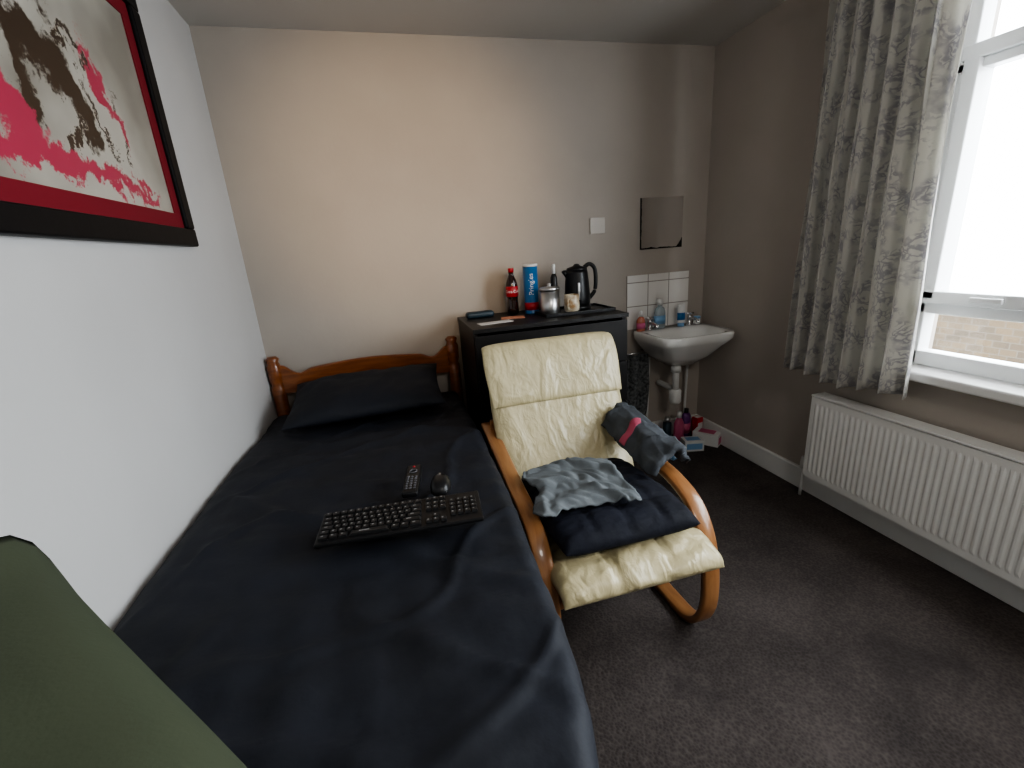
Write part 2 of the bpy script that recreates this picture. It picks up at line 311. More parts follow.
def sheet(nu,nv,fn,th=.006,uv=None):
    bm=bmesh.new();G=[[Vector(fn(i/nu,j/nv)) for i in range(nu+1)] for j in range(nv+1)]
    A=[];Bq=[]
    for j in range(nv+1):
        ra=[];rb=[]
        for i in range(nu+1):
            du=G[j][min(i+1,nu)]-G[j][max(i-1,0)];dv=G[min(j+1,nv)][i]-G[max(j-1,0)][i];n=du.cross(dv)
            n=n.normalized() if n.length>0 else Vector((0,0,1))
            ra.append(bm.verts.new(G[j][i]));rb.append(bm.verts.new(G[j][i]-n*th))
        A.append(ra);Bq.append(rb)
    L=bm.loops.layers.uv.new('UVMap') if uv else None
    def face(q,ids):
        f=bm.faces.new(q)
        if L:
            for lp,(i,j) in zip(f.loops,ids): lp[L].uv=(i/nu*uv[0],j/nv*uv[1])
    for j in range(nv):
        for i in range(nu):
            ids=[(i,j),(i+1,j),(i+1,j+1),(i,j+1)]
            face([A[b][a] for a,b in ids],ids);face([Bq[b][a] for a,b in ids][::-1],ids[::-1])
    for i in range(nu):
        face([A[0][i],Bq[0][i],Bq[0][i+1],A[0][i+1]],[(i,0)]*4);face([A[nv][i],A[nv][i+1],Bq[nv][i+1],Bq[nv][i]],[(i,nv)]*4)
    for j in range(nv):
        face([A[j][0],A[j+1][0],Bq[j+1][0],Bq[j][0]],[(0,j)]*4);face([A[j][nu],Bq[j][nu],Bq[j+1][nu],A[j+1][nu]],[(nu,j)]*4)
    return bm
def N(x,y,z=0): return noise.noise(Vector((x,y,z)))
def text_mesh(s,size,m,R=None,ext=.0006,vertical=False):
    cu=bpy.data.curves.new('t','FONT');cu.body=s;cu.size=size;cu.align_x='CENTER';cu.align_y='CENTER';cu.extrude=ext
    o=bpy.data.objects.new('t',cu);col.objects.link(o);dg=bpy.context.evaluated_depsgraph_get();me=bpy.data.meshes.new_from_object(o.evaluated_get(dg))
    bpy.data.objects.remove(o)
    for v in me.vertices:
        x,y,z=v.co
        if vertical: x,y=-y,x
        if R: a=x/R;v.co=(math.sin(a)*(R+z),-math.cos(a)*(R+z),y)
        else: v.co=(x,-z,y)
    me.materials.clear();me.materials.append(m);return me
# ---------------------------------------------------------------- room shell
S='structure'
obj('floor',mesh('floor',boxes([((-.1,YF-.1,-.1),(W+.2,B+.1,0))]),M['carpet'],False),kind=S)
obj('ceiling',mesh('ceiling',boxes([((-.1,YF-.1,H),(W+.2,B+.1,H+.1))]),M['ceil'],False),kind=S)
obj('wall_left',mesh('wall_left',boxes([((-.1,YF,0),(0,B,H))]),M['wall_left'],False),kind=S)
obj('wall_back',mesh('wall_back',boxes([((-.1,B,0),(W+.2,B+.1,H))]),M['wall'],False),kind=S)
obj('wall_front',mesh('wall_front',boxes([((-.1,YF-.1,0),(W+.2,YF,H))]),M['ceil'],False),kind=S)
WY0,WY1,WZ0,WZ1=-.45,1.31,.74,2.12
obj('wall_right',mesh('wall_right',boxes([((W,YF,0),(W+.2,B,WZ0)),((W,YF,WZ1),(W+.2,B,H)),((W,WY1,WZ0),(W+.2,B,WZ1)),((W,YF,WZ0),(W+.2,WY0,WZ1))]),M['wall'],False),kind=S)
def skirt(name,a,b): obj(name,mesh(name,boxes([(a,b)],.006),M['white'],False),kind=S)
skirt('baseboard_right',(W-.022,YF,0),(W-.0005,B-.0005,.115))
skirt('baseboard_back',(1.86,B-.022,0),(W-.024,B-.0005,.115))
def window():
    x0,x1=W+.035,W+.095;F=[]
    F+=[((x0,WY0,WZ0+.006),(x1,WY1,.80)),((x0,WY0,WZ1-.06),(x1,WY1,WZ1)),((x0,WY1-.055,.74),(x1,WY1,WZ1)),((x0,WY0,.74),(x1,WY0+.055,WZ1))]
    F+=[((x0,WY0,.945),(x1,WY1,.985)),((x0-.018,WY0+.02,.985),(x1,WY1-.03,1.03)),((x0,WY0,1.745),(x1,WY1,1.775)),((x0-.018,WY0+.02,1.775),(x1,WY1-.03,1.82))]
    F+=[((x0-.018,WY1-.085,1.0),(x1,WY1-.04,1.78)),((x0,.15,.74),(x1,.21,WZ1))]
    bm=boxes(F,.004)
    addbox(bm,(x0-.03,1.02,1.0),(x0-.012,1.11,1.018),.003);addbox(bm,(x0-.03,.9,1.0),(x0-.012,.97,1.018),.003)
    addbox(bm,(x0+.025,WY0+.01,.75),(x0+.031,WY1-.01,2.1),0,2,1)
    obj('window_1',mesh('window_1',bm,None,False,[M['upvc'],M['glass']]),kind=S)
window()
obj('trim_1',mesh('window_sill',boxes([((W-.07,WY0-.05,.705),(W+.095,WY1+.03,.742))],.008,3),M['white'],False),kind=S)
obj('wall_outside',mesh('wall_outside',boxes([((4.2,-3,-1.5),(4.4,5,.76))]),M['brick'],False),kind=S)
obj('trim_2',mesh('outside_ground',boxes([((W+.25,-5,-1.7),(9,7,-1.5))]),M['brick'],False),kind=S)
me=mesh('splashback',boxes([((0,-.006,0),(.43,0,.33)),],.0015),M['tile'],False)
o=obj('trim_3',me,kind=S,loc=(2.04,B-.0005,.755))
# ---------------------------------------------------------------- picture
pz0,pz1,py0,py1=1.374,2.13,.83,1.905
e=thing('framed_picture','black framed abstract ink print with crimson mount on pale wall','picture',(0.002,(py0+py1)/2,pz0))
def off(o,par): o.location=tuple(-Vector(par.location))
fw=.058
def framebars(a,b,c,d,w,x0,x1,bev):
    return boxes([((x0,a,c),(x1,b,c+w)),((x0,a,d-w),(x1,b,d)),((x0,a,c+w),(x1,a+w,d-w)),((x0,b-w,c+w),(x1,b,d-w))],bev)
off(obj('frame',mesh('frame',framebars(py0,py1,pz0,pz1,fw,.002,.030,.006),M['darkframe'],False),e),e)
off(obj('mount',mesh('mount',framebars(py0+fw,py1-fw,pz0+fw,pz1-fw,.045,.006,.018,.001),M['mat'],False),e),e)
off(obj('print',mesh('print',boxes([((.008,py0+fw+.045,pz0+fw+.045),(.014,py1-fw-.045,pz1-fw-.045))]),M['art'],False),e),e)
# ---------------------------------------------------------------- bed
e=thing('bed','single pine bed with shaped headboard against pale wall','bed',(.48,1.4,0))
def post(x,y,h):
    vf=lathe([(.0,0),(.03,0),(.033,.02),(.033,h-.16),(.026,h-.145),(.033,h-.12),(.034,h-.05),(.026,h-.03),(.033,h-.012),(.02,h),(0,h)],20);return shift(vf,(x,y,0))
off(obj('headboard_post',mesh('post',post(.038,2.445,.855),M['pine']),e),e)
off(obj('headboard_post',mesh('post',post(.945,2.445,.855),M['pine']),e),e)
def rail(zb,zt):
    bm=bmesh.new();n=48;R=[]
    for i in range(n+1):
        u=i/n;x=.068+u*(.915-.068);s=abs(2*u-1)
        t=zt+.012*math.cos(s*math.pi)+(.035*math.exp(-((s-1)/.1)**2))-.02*math.exp(-((s-.8)/.09)**2)
        R.append([bm.verts.new((x,y,z)) for y,z in ((2.432,zb),(2.432,t-.006),(2.438,t),(2.452,t),(2.458,t-.006),(2.458,zb))])
    for a,b in zip(R,R[1:]):
        for k in range(6): bm.faces.new((a[k],b[k],b[(k+1)%6],a[(k+1)%6]))
    bm.faces.new(R[0]);bm.faces.new(R[-1][::-1]);bmesh.ops.recalc_face_normals(bm,faces=bm.faces);return bm
off(obj('headboard_rail',mesh('rail',rail(.66,.785),M['pine'],False),e),e)
off(obj('headboard_rail',mesh('rail',rail(.44,.52),M['pine'],False),e),e)
for x in (.03,.81): off(obj('side_rail',mesh('side_rail',boxes([((x,.46,.22),(x+.022,2.43,.34))],.004),M['pine'],False),e),e)
off(obj('foot_rail',mesh('foot_rail',boxes([((.03,.44,.22),(.80,.46,.34))],.004),M['pine'],False),e),e)
for x in (.055,.78): off(obj('leg',mesh('leg',boxes([((x-.022,.46,0),(x+.022,.505,.34))],.004),M['pine'],False),e),e)
off(obj('mattress',mesh('mattress',boxes([((.05,.46,.345),(.825,2.41,.52))],.05,5),M['mattress']),e),e)
def duvet():
    nu,nv=110,170
    def f(u,v):
        Ls=[.30,.10,1.86];T2=sum(Ls);s2=v*T2;df=0
        if s2<Ls[0]: y=.365-.012*math.sin(s2*9);df=.06+(Ls[0]-s2)
        elif s2<Ls[0]+Ls[1]:
            k=(s2-Ls[0])/Ls[1]*math.pi/2;y=.365+.06*(1-math.cos(k));df=.06*(1-math.sin(k))
        else: y=.425+(s2-Ls[0]-Ls[1])*(2.33-.425)/Ls[2]
        xe=.942-.052*max(0,min(1,(1.25-y)/.85))-.045*max(0,(.66-y)/.29)**2
        ztop=.583+.018*N(u*2.2,y*1.6,3)
        L=[.07,xe-.07,.08,.34];T=sum(L);s=u*T;ds=0;hang=0
        if s<L[0]: k=s/L[0];x=.010+.05*k;ds=.022*(1-math.sin(k*math.pi/2))
        elif s<L[0]+L[1]:
            k=(s-L[0])/L[1];x=.06+k*(xe-.06-.045);ds=-.02*math.sin(k*math.pi)
        elif s<L[0]+L[1]+L[2]:
            k=(s-L[0]-L[1])/L[2]*math.pi/2;x=xe-.045+.045*math.sin(k);ds=.05*(1-math.cos(k))
        else:
            k=(s-L[0]-L[1]-L[2])/L[3];x=xe+.006*math.sin(k*3);ds=.05+k*.30;hang=k
        ztop+=.022*max(0,1-u*2.2)*max(0,min(1,(2.1-y)/.6))
        fl=0
        if hang>0: x+=hang*.010*math.sin(y*17+2*math.sin(y*5))*(1 if y<.95 else .3)
        else:
            fl=.010*N(x*3+y*2,y*9,1)+.006*N(x*14,y*3.5,7)+.006*N(x*9+y*7,y*18,9)
            fl+=.012*max(0,1-abs(math.sin(y*4.2+x*3+1.5*N(x*2,y*2,4)))*4)
            fl+=.010*max(0,1-abs(math.sin(y*7.5-x*6+2.5*N(x*2.4,y*2.1,14)))*4)
            # bunched folds toward the foot and the open edge
            w=max(0,min(1,(1.05-y)/.4))
            fl+=w*.012*max(0,1-abs(math.sin(x*9+y*5+2*N(x*2,y*3,24)))*2.5)
        if df>.05: y+=.012*math.sin(x*19);fl=0
        z=ztop-max(ds,df)+fl*(1 if x>.1 else .4)
        return (x,y,z)
    return sheet(nu,nv,f,.012)
obj('duvet',mesh('duvet',duvet(),M['navy']),None,'dark navy cotton duvet spread over the single bed','duvet')
def pillow(w,d,h,seed=0,n=44,wr=.006):
    bm=bmesh.new();T=[];Bo=[]
    def sp(i):
        t=2*i/n-1;return math.copysign(1-(1-abs(t))**1.5,t)
    for j in range(n+1):
        a=[];b=[]
        for i in range(n+1):
            u,v=sp(i),sp(j);t=max(0,(1-abs(u)**2.6)*(1-abs(v)**2.6))**.5*h/2
            x=u*w/2*(1-.05*(1-v*v)*abs(u));y=v*d/2*(1-.05*(1-u*u)*abs(v))
            q=wr*(N(x*8,y*8,seed)+.7*N(x*20,y*14,seed+3))*min(1,t/h*5)+.012*N(x*3,y*3,seed+8)*min(1,t/h*4)
            a.append(bm.verts.new((x,y,t+q)));b.append(bm.verts.new((x,y,-t*.7)))
        T.append(a);Bo.append(b)
    for R,fl in ((T,0),(Bo,1)):
        for j in range(n):
            for i in range(n):
                q=[R[j][i],R[j][i+1],R[j+1][i+1],R[j+1][i]];bm.faces.new(q[::-1] if fl else q)
    bmesh.ops.remove_doubles(bm,verts=bm.verts,dist=1e-5);return bm
o=obj('pillow',mesh('pillow',pillow(.71,.43,.135,2,wr=.009),M['navy']),None,'dark navy pillow leaning against the pine headboard','pillow',loc=(.487,2.18,.674))
o.rotation_euler=(math.radians(12),math.radians(-2),math.radians(-2))
def greenblock():
    A=Vector((.004,.895,0));Bp=Vector((.60,.250,0))
    prof=[(-.0,.64),(.0,.72),(-.004,.78),(-.018,.83),(-.042,.868),(-.075,.889),(-.12,.899),(-.20,.903),(-.34,.902),(-.46,.896)]
    bm=bmesh.new();rows=[];n=30
    for i in range(n+1):
        s=i/n;base=A+(Bp-A)*s;row=[]
        for d,z in prof:
            t=-d/.46;p=base.lerp(Vector((.006+s*.35,.03+(1-s)*.25,0)),t)
            zz=z+(.006*N(s*5,d*6,3)+.030*max(0,1-s*7)**1.0*(1-t))*(1 if z>.75 else 0)
            row.append(bm.verts.new((max(.004,p.x),p.y,zz)))
        rows.append(row)
    k=len(prof)
    for a,b in zip(rows,rows[1:]):
        for j in range(k-1): bm.faces.new((a[j],b[j],b[j+1],a[j+1]))
    low=[bm.verts.new((r[-1].co.x,r[-1].co.y,.64)) for r in rows]
    for i in range(n):
        bm.faces.new((rows[i][-1],rows[i+1][-1],low[i+1],low[i]));bm.faces.new((rows[i][0],low[i],low[i+1],rows[i+1][0]))
    bm.faces.new(rows[0]+[low[0]]);bm.faces.new((rows[-1]+[low[-1]])[::-1])
    bmesh.ops.recalc_face_normals(bm,faces=bm.faces);return bm
o=obj('floor_cushion',mesh('floor_cushion',greenblock(),M['green'],True),None,'large olive green canvas cushion lying on the bed end','cushion')
wm=o.modifiers.new('weighted','WEIGHTED_NORMAL');wm.weight=80
# ---------------------------------------------------------------- keyboard, mouse, remote
KZ=.628
e=thing('keyboard','black full size keyboard lying on the navy duvet','keyboard',(.612,1.073,KZ),math.radians(-4.5))
kb=boxes([((-.207,-.066,0),(.207,.066,.012))],.004)
for v in kb.verts:
    if v.co.y>0 and v.co.z>.006:v.co.z+=.006
obj('case',mesh('case',kb,M['black'],False),e)
kbm=boxes([((-.5,-.5,0),(.5,.5,1))],.0)
for v in kbm.verts:
    if v.co.z>.5: v.co.x*=.82;v.co.y*=.82
km=mesh('key',kbm,M['key'],False)
K=[];p=.0182
def krow(x0,y,ws):
    x=x0
    for w in ws:
        K.append((x+w*p/2,y,w*p-.0022));x+=w*p
X0=-.200
for r,ws in enumerate([[1.25]+[1]*11+[1.75+.0],[1.5]+[1]*11+[1.5],[1.8]+[1]*10+[2.2],[1.3]+[1]*9+[2.7],[1.3,1.2,1.2,5.3,1.2,1.2,1.6]]):
    k=14.0/sum(ws)*.985;krow(X0,.027-r*p,[w*k for w in ws])
krow(X0,.050,[1.06]*13)
for y in (.050,.027,.027-p): krow(.0605,y,[1]*3)
krow(.0605+p,.027-3*p,[1]);krow(.0605,.027-4*p,[1]*3)
for r in range(4): krow(.1235,.027-r*p,[1]*4)
for x,y,w in K:
    o=obj('key',km,e,loc=(x,y,.0125+(y+.066)/.132*.006));o.scale=(w,p-.0022,.006)
e=thing('mouse','small black wireless mouse on the navy duvet','mouse',(.727,1.213,KZ-.002),math.radians(-8))
def blob(rx,ry,h,n=20,mz=.0):
    v=[];f=[];k=10
    for j in range(k+1):
        a=j/k*math.pi/2
        for i in range(n):
            q=2*math.pi*i/n;c,s=math.cos(q),math.sin(q);r=math.cos(a)**.7
            v.append((rx*r*math.copysign(abs(c)**.8,c),ry*r*math.copysign(abs(s)**.8,s),h*math.sin(a)))
    for j in range(k):
        for i in range(n): f.append((j*n+i,j*n+(i+1)%n,(j+1)*n+(i+1)%n,(j+1)*n+i))
    f.append(tuple(reversed(range(n))));return v,f
obj('shell',mesh('shell',blob(.031,.05,.034),M['black']),e)
bm=bmesh.new();bmesh.ops.create_cone(bm,cap_ends=True,segments=20,radius1=.008,radius2=.008,depth=.006,matrix=Matrix.Translation((0,.024,.027))@Matrix.Rotation(math.pi/2,4,'Y'))
obj('scroll_wheel',mesh('wheel',bm,M['steel'],False),e)
e=thing('remote_control','slim black television remote with grey buttons on duvet','remote control',(.648,1.275,KZ-.004),math.radians(-8))
rb=boxes([((-.024,-.09,0),(.024,.09,.02))],.007,3)
obj('case',mesh('case',rb,M['black']),e)
gb=mat('grey_rubber',(.10,.10,.11),.6)
bme=mesh('button',lathe([(.0045,0),(.0045,.0015),(.0035,.0022)],12),gb)
for r in range(6):
    for c in range(3): obj('button',bme,e,loc=((c-1)*.012,-.065+r*.014,.020))
obj('ring_button',mesh('ring',lathe([(.013,0),(.013,.002),(.008,.002),(.008,.0)],24),gb),e,loc=(0,.042,.020))
obj('power_button',mesh('pwr',lathe([(.0045,0),(.0045,.0015),(.0035,.0022)],12),M['red']),e,loc=(0,.073,.020))
# ---------------------------------------------------------------- chest of drawers
CX0,CX1,CY0,CY1,CZ=1.0,1.775,2.0,2.48,.95
e=thing('chest_of_drawers','black-brown wooden chest of drawers against the back wall','chest of drawers',((CX0+CX1)/2,2.24,0))
off(obj('carcass',mesh('carcass',boxes([((CX0,CY0+.02,0),(CX0+.02,CY1,CZ-.022)),((CX1-.02,CY0+.02,0),(CX1,CY1,CZ-.022)),((CX0+.02,CY1-.01,0),(CX1-.02,CY1,CZ-.022)),((CX0+.02,CY0+.03,0),(CX1-.02,CY0+.05,.06))],.001),M['blackw'],False),e),e)
off(obj('top_panel',mesh('top',boxes([((CX0-.004,CY0-.004,CZ-.021),(CX1+.004,CY1,CZ))],.002),M['blackw'],False),e),e)
dz=(CZ-.03-.065)/4
for i in range(4):
    z=.065+i*dz
    off(obj('drawer',mesh('drawer',boxes([((CX0+.003,CY0,z+.003),(CX1-.003,CY0+.019,z+dz-.004)),((CX0+.03,CY0+.02,z+.02),(CX1-.03,CY1-.03,z+dz-.04))],.0015),M['blackw'],False),e),e)
# ---------------------------------------------------------------- items on chest
Z=CZ+.0005
e=obj('glasses_case',mesh('case',boxes([((-.075,-.03,0),(.075,.03,.032))],.013,4),M['navyd']),None,'dark petrol hard glasses case on the black chest','glasses case',(1.105,2.38,Z),math.radians(4))
obj('paper_slip',mesh('paper',boxes([((-.085,-.035,0),(.085,.035,.0015))]),M['paper'],False),None,'white paper slip lying on the black chest','paper',(1.135,2.14,Z),math.radians(8))
obj('card_leaflet',mesh('card',boxes([((-.06,-.04,0),(.06,.04,.002))]),M['orange'],False),None,'orange and white leaflet lying on the black chest','leaflet',(1.25,2.24,Z),math.radians(-12))
e=thing('soda_bottle','cola bottle with red label and red cap','bottle',(1.29,2.37,Z))
prof=[(0,0),(.02,0),(.03,.006),(.031,.03),(.028,.07),(.029,.085),(.032,.10),(.032,.145),(.030,.165),(.019,.195),(.013,.21),(.013,.222)]
obj('bottle_body',mesh('b',lathe(prof,28),M['cola']),e)
obj('label_band',mesh('l',lathe([(.0322,.095),(.0335,.096),(.0335,.148),(.0322,.149)],28),M['red']),e)
obj('cap',mesh('c',lathe([(0,.221),(.0155,.221),(.0155,.24),(.014,.242),(0,.242)],20),M['red']),e)
o=obj('lettering',text_mesh('Coca-Cola',.02,M['whitep'],.0337),e,loc=(0,0,.122));o.rotation_euler=(0,0,math.radians(-12))
e=thing('crisp_tube','tall blue cardboard crisp tube with white lid','crisp tube',(1.385,2.33,Z))
obj('tube',mesh('t',lathe([(0,0),(.039,0),(.039,.006),(.038,.008),(.038,.245),(0,.245)],32),M['blue']),e)
obj('label_band',mesh('l',lathe([(.038,.02),(.0384,.02),(.0384,.06),(.038,.06)],32),M['red']),e)
obj('lid',mesh('l',lathe([(0,.244),(.04,.244),(.04,.256),(.036,.257),(0,.254)],32),M['whitep']),e)
o=obj('lettering',text_mesh('Pringles',.036,M['whitep'],.0384,vertical=True),e,loc=(0,0,.155));o.rotation_euler=(0,0,math.radians(-14))
e=obj('tray',mesh('tray',boxes([((-.19,-.125,0),(.19,.125,.006)),((-.19,-.125,.006),(-.182,.125,.016)),((.182,-.125,.006),(.19,.125,.016)),((-.19,-.125,.006),(.19,-.117,.016)),((-.19,.117,.006),(.19,.125,.016))],.002),M['black'],False),None,'black rectangular tray carrying the kettle and mug','tray',(1.575,2.23,Z))
TZ=Z+.0075
e=thing('storage_canister','brushed steel canister with lid on black tray','canister',(1.445,2.21,TZ))
obj('body',mesh('b',lathe([(0,0),(.048,0),(.05,.004),(.05,.112),(0,.112)],32),M['steel']),e)
obj('lid',mesh('l',lathe([(0,.112),(.052,.112),(.052,.128),(.048,.132),(.01,.134),(.008,.142),(.013,.148),(0,.152)],32),M['steel']),e)
e=thing('spray_bottle','slim black bottle with white cap standing on tray','bottle',(1.51,2.315,TZ))
obj('body',mesh('b',lathe([(0,0),(.017,0),(.018,.004),(.018,.17),(.012,.185),(.008,.19),(0,.19)],20),M['black']),e)
obj('cap',mesh('c',lathe([(0,.19),(.009,.19),(.009,.235),(.006,.24),(0,.24)],16),M['whitep']),e)
def mug(loc,m,label,rz=0,grp=None):
    e=thing('mug',label,'mug',loc,rz,grp)
    obj('cup',mesh('m',lathe([(0,0),(.032,0),(.038,.006),(.040,.03),(.038,.085),(.0365,.087),(.035,.085),(.036,.03),(.032,.012),(0,.010)],28),m),e)
    obj('handle',mesh('h',tube([(.037,0,.07),(.058,0,.068),(.063,0,.045),(.055,0,.024),(.038,0,.02)],.005,10),m),e)
mug((1.555,2.185,TZ),M['mug'],'cream stoneware mug with brown pattern on tray',math.radians(230))
e=thing('electric_kettle','black electric kettle with curved handle on tray','kettle',(1.625,2.275,TZ),math.radians(-15))
obj('power_base',mesh('pb',lathe([(0,0),(.068,0),(.07,.004),(.068,.018),(0,.02)],32),M['black']),e)
kp=[(0,.021),(.064,.021),(.068,.03),(.069,.06),(.064,.13),(.058,.185),(.056,.2),(0,.204)]
obj('body',mesh('kb',lathe(kp,36),M['black']),e)
obj('lid',mesh('kl',lathe([(0,.2),(.056,.2),(.052,.213),(.02,.222),(.012,.232),(0,.234)],32),M['black']),e)
sp=boxes([((-.08,-.02,.15),(-.045,.02,.205))],.012,3)
for q in sp.verts:
    if q.co.x<-.065 and q.co.z<.18:q.co.x+=.022
obj('spout',mesh('sp',sp,M['black']),e)
obj('handle',mesh('hd',tube([(.04,0,.213),(.068,0,.228),(.094,0,.205),(.100,0,.15),(.094,0,.09),(.065,0,.05)],.0105,12),M['black']),e)
obj('water_gauge',mesh('wg',boxes([((-.006,-.070,.05),(.006,-.062,.14))],.003),M['steel']),e)
# ---------------------------------------------------------------- wall plate, mirror
e=obj('switch_plate',mesh('p',boxes([((-.045,-.009,0),(.045,0,.086)),((-.033,-.0105,.040),(-.027,-.0085,.046)),((.027,-.0105,.040),(.033,-.0085,.046))],.0008),M['grout'],False),None,'square off-white blank switch plate on the taupe wall','switch plate',(1.852,B-.0003,1.34))
obj('mirror',mesh('mirror',boxes([((0,-.006,0),(.283,0,.288))],.002),M['mirror'],False),None,'small frameless mirror with a blackened corner above sink','mirror',(2.126,B-.001,1.231))
# ---------------------------------------------------------------- sink
SX,SZ=2.305,.755
e=thing('wash_basin','small white ceramic wall-hung wash basin in the corner','sink',(SX,B-.008,.45))
def basin():
    bm=bmesh.new();n=48
    def ring(hw,d0,d1,z,rc):
        R=[]
        cy=-(d0+d1)/2;hd=(d1-d0)/2
        for i in range(n):
            a=2*math.pi*i/n;c,s=math.cos(a),math.sin(a);ex=rc if s<0 else rc*.6
            R.append(bm.verts.new((hw*math.copysign(abs(c)**ex,c),cy+hd*math.copysign(abs(s)**ex,s),z)))
        return R
    rings=[ring(.10,.03,.24,-.20,.7),ring(.16,.01,.30,-.15,.6),ring(.215,0,.35,-.085,.5),ring(.235,0,.376,-.055,.42),ring(.243,0,.386,-.04,.4),ring(.245,0,.39,-.01,.4),ring(.24,.004,.385,0,.4),ring(.205,.105,.355,-.004,.5),ring(.195,.115,.345,-.02,.55),ring(.17,.135,.315,-.09,.65),ring(.10,.16,.27,-.13,.9),ring(.02,.2,.23,-.137,1)]
    for a,b in zip(rings,rings[1:]):
        for i in range(n): bm.faces.new((a[i],a[(i+1)%n],b[(i+1)%n],b[i]))
    bm.faces.new(rings[0][::-1]);bm.faces.new(rings[-1]);bmesh.ops.recalc_face_normals(bm,faces=bm.faces);return bm
obj('basin',mesh('basin',basin(),M['ceramic']),e,loc=(0,0,SZ-.45))
def tap(x):
    vf=merge(shift(lathe([(0,0),(.022,0),(.022,.006),(.013,.012),(.012,.045),(.016,.05),(.016,.06),(.006,.066),(.006,.074),(0,.074)],20),(x,-.055,SZ-.45)),
             tube([(x,-.055,SZ-.45+.035),(x,-.085,SZ-.45+.045),(x,-.125,SZ-.45+.04),(x,-.135,SZ-.45+.025)],.009,12),
             tube([(x-.026,-.055,SZ-.45+.074),(x+.026,-.055,SZ-.45+.074)],.006,10,0),tube([(x,-.081,SZ-.45+.074),(x,-.029,SZ-.45+.074)],.006,10,0))
    obj('tap',mesh('tap',vf,M['chrome']),e,label='chrome pillar tap')
tap(-.14);tap(.14)
PX=-.045
obj('waste_pipe',mesh('wp',merge(tube([(PX,-.2,.12),(PX,-.2,-.08)],.02,16,0),shift(lathe([(0,-.14),(.03,-.14),(.036,-.13),(.036,-.06),(.026,-.05),(0,-.05)],24),(PX,-.2,0)),tube([(PX,-.2,-.06),(PX,-.12,-.055),(PX,-.02,-.055)],.018,14),shift(lathe([(.03,0),(.03,.03),(.022,.04)],20),(PX,-.2,.06))),M['whitep']),e,label='white plastic trap and waste pipe')
obj('supply_pipe',mesh('cp',merge(tube([(-.14,-.055,.13),(-.14,-.045,-.2),(-.14,-.03,-.448)],.0075,10),tube([(.14,-.055,.13),(.14,-.045,-.2),(.14,-.03,-.448)],.0075,10)),M['whitep']),e)
ZS=SZ+.0015
def bottle(name,label,cat,loc,prof,m,cap,capm,sx=1,sy=1,band=None,bandm=None,n=24):
    e=thing(name,label,cat,loc)
    obj('body',mesh('b',lathe(prof,n,sx,sy),m),e);obj('cap',mesh('c',lathe(cap,n,1,1),capm),e)
    if band: obj('label_band',mesh('l',lathe(band,n,sx,sy),bandm),e)
    return e
bottle('soap_bottle','small amber liquid soap bottle on the basin edge','bottle',(2.10,2.43,ZS),[(0,0),(.026,0),(.028,.004),(.028,.06),(.02,.08),(.009,.088),(0,.088)],M['amber'],[(0,.088),(.012,.088),(.012,.104),(.008,.12),(0,.121)],M['whitep'],1,.7,[(.0283,.015),(.0286,.015),(.0286,.05),(.0283,.05)],M['pinkp'])
bottle('mouthwash_bottle','clear mouthwash bottle with pale label on the basin','bottle',(2.235,2.44,ZS),[(0,0),(.034,0),(.037,.004),(.037,.10),(.028,.125),(.015,.135),(.015,.145),(0,.145)],M['clear'],[(0,.145),(.019,.145),(.019,.178),(.016,.18),(0,.18)],M['whitep'],1,.6,[(.0373,.03),(.0378,.03),(.0378,.08),(.0373,.08)],M['blueb'])
bottle('lotion_tube','white and blue lotion tube standing on its cap','tube',(2.375,2.425,ZS),[(0,.022),(.022,.022),(.025,.03),(.025,.08),(.024,.138),(0,.138)],M['whitep'],[(0,0),(.02,0),(.02,.022),(0,.022)],M['blueb'],1,.7,[(.0252,.04),(.0258,.04),(.0258,.085),(.0252,.085)],M['blue'])
bottle('toothpaste_pot','small white and blue pot on the basin corner','pot',(2.50,2.44,ZS),[(0,0),(.018,0),(.02,.003),(.02,.035),(0,.035)],M['whitep'],[(0,.035),(.021,.035),(.021,.048),(0,.05)],M['blueb'])
def towel():
    def f(u,v):
        z=.615-v*.40;x=2.0+u*.135+.01*math.sin(v*3);y=2.42+.016*math.sin(u*11+v*2)+.01*N(u*4,v*4)
        return (x,y,z)
    return sheet(24,40,f,.008)
obj('hand_towel',mesh('towel',towel(),M['towel']),None,'dark grey patterned hand towel hanging from rail beneath basin','towel')
obj('towel_rail',mesh('rail',merge(tube([(1.985,2.42,.622),(2.15,2.42,.622)],.005,10,0),tube([(1.99,2.42,.622),(1.99,2.499,.622)],.005,10,0),tube([(2.145,2.42,.622),(2.145,2.499,.622)],.005,10,0)),M['chrome']),None,'short chrome towel rail fixed below the basin','towel rail')
def boxthing(name,label,cat,loc,s,m,m2,rz):
    e=thing(name,label,cat,loc,rz);obj('carton',mesh('c',boxes([((-s[0]/2,-s[1]/2,0),(s[0]/2,s[1]/2,s[2]))],.002),m,False),e)
    obj('printed_panel',mesh('p',boxes([((-s[0]*.4,-s[1]/2-.0012,s[2]*.2),(s[0]*.4,-s[1]/2-.0002,s[2]*.75)),((-s[0]*.35,-s[1]*.3,s[2]+.0002),(s[0]*.35,s[1]*.3,s[2]+.0012))]),m2,False),e)
boxthing('toiletry_carton','white and pink printed carton on the carpet under basin','box',(2.50,2.28,0.001),(.09,.16,.08),M['whitep'],M['pinkp'],math.radians(35))
boxthing('toiletry_carton','white and blue printed carton under the basin','box',(2.36,2.24,0.001),(.12,.08,.07),M['whitep'],M['blueb'],math.radians(-15))
boxthing('toiletry_carton','pale blue packet lying on the carpet','box',(2.20,2.20,0.001),(.11,.08,.06),M['blueb'],M['whitep'],math.radians(20))
boxthing('toiletry_carton','narrow red and white carton standing beside the pipe','box',(2.52,2.41,0.001),(.05,.05,.13),M['red'],M['whitep'],math.radians(10))
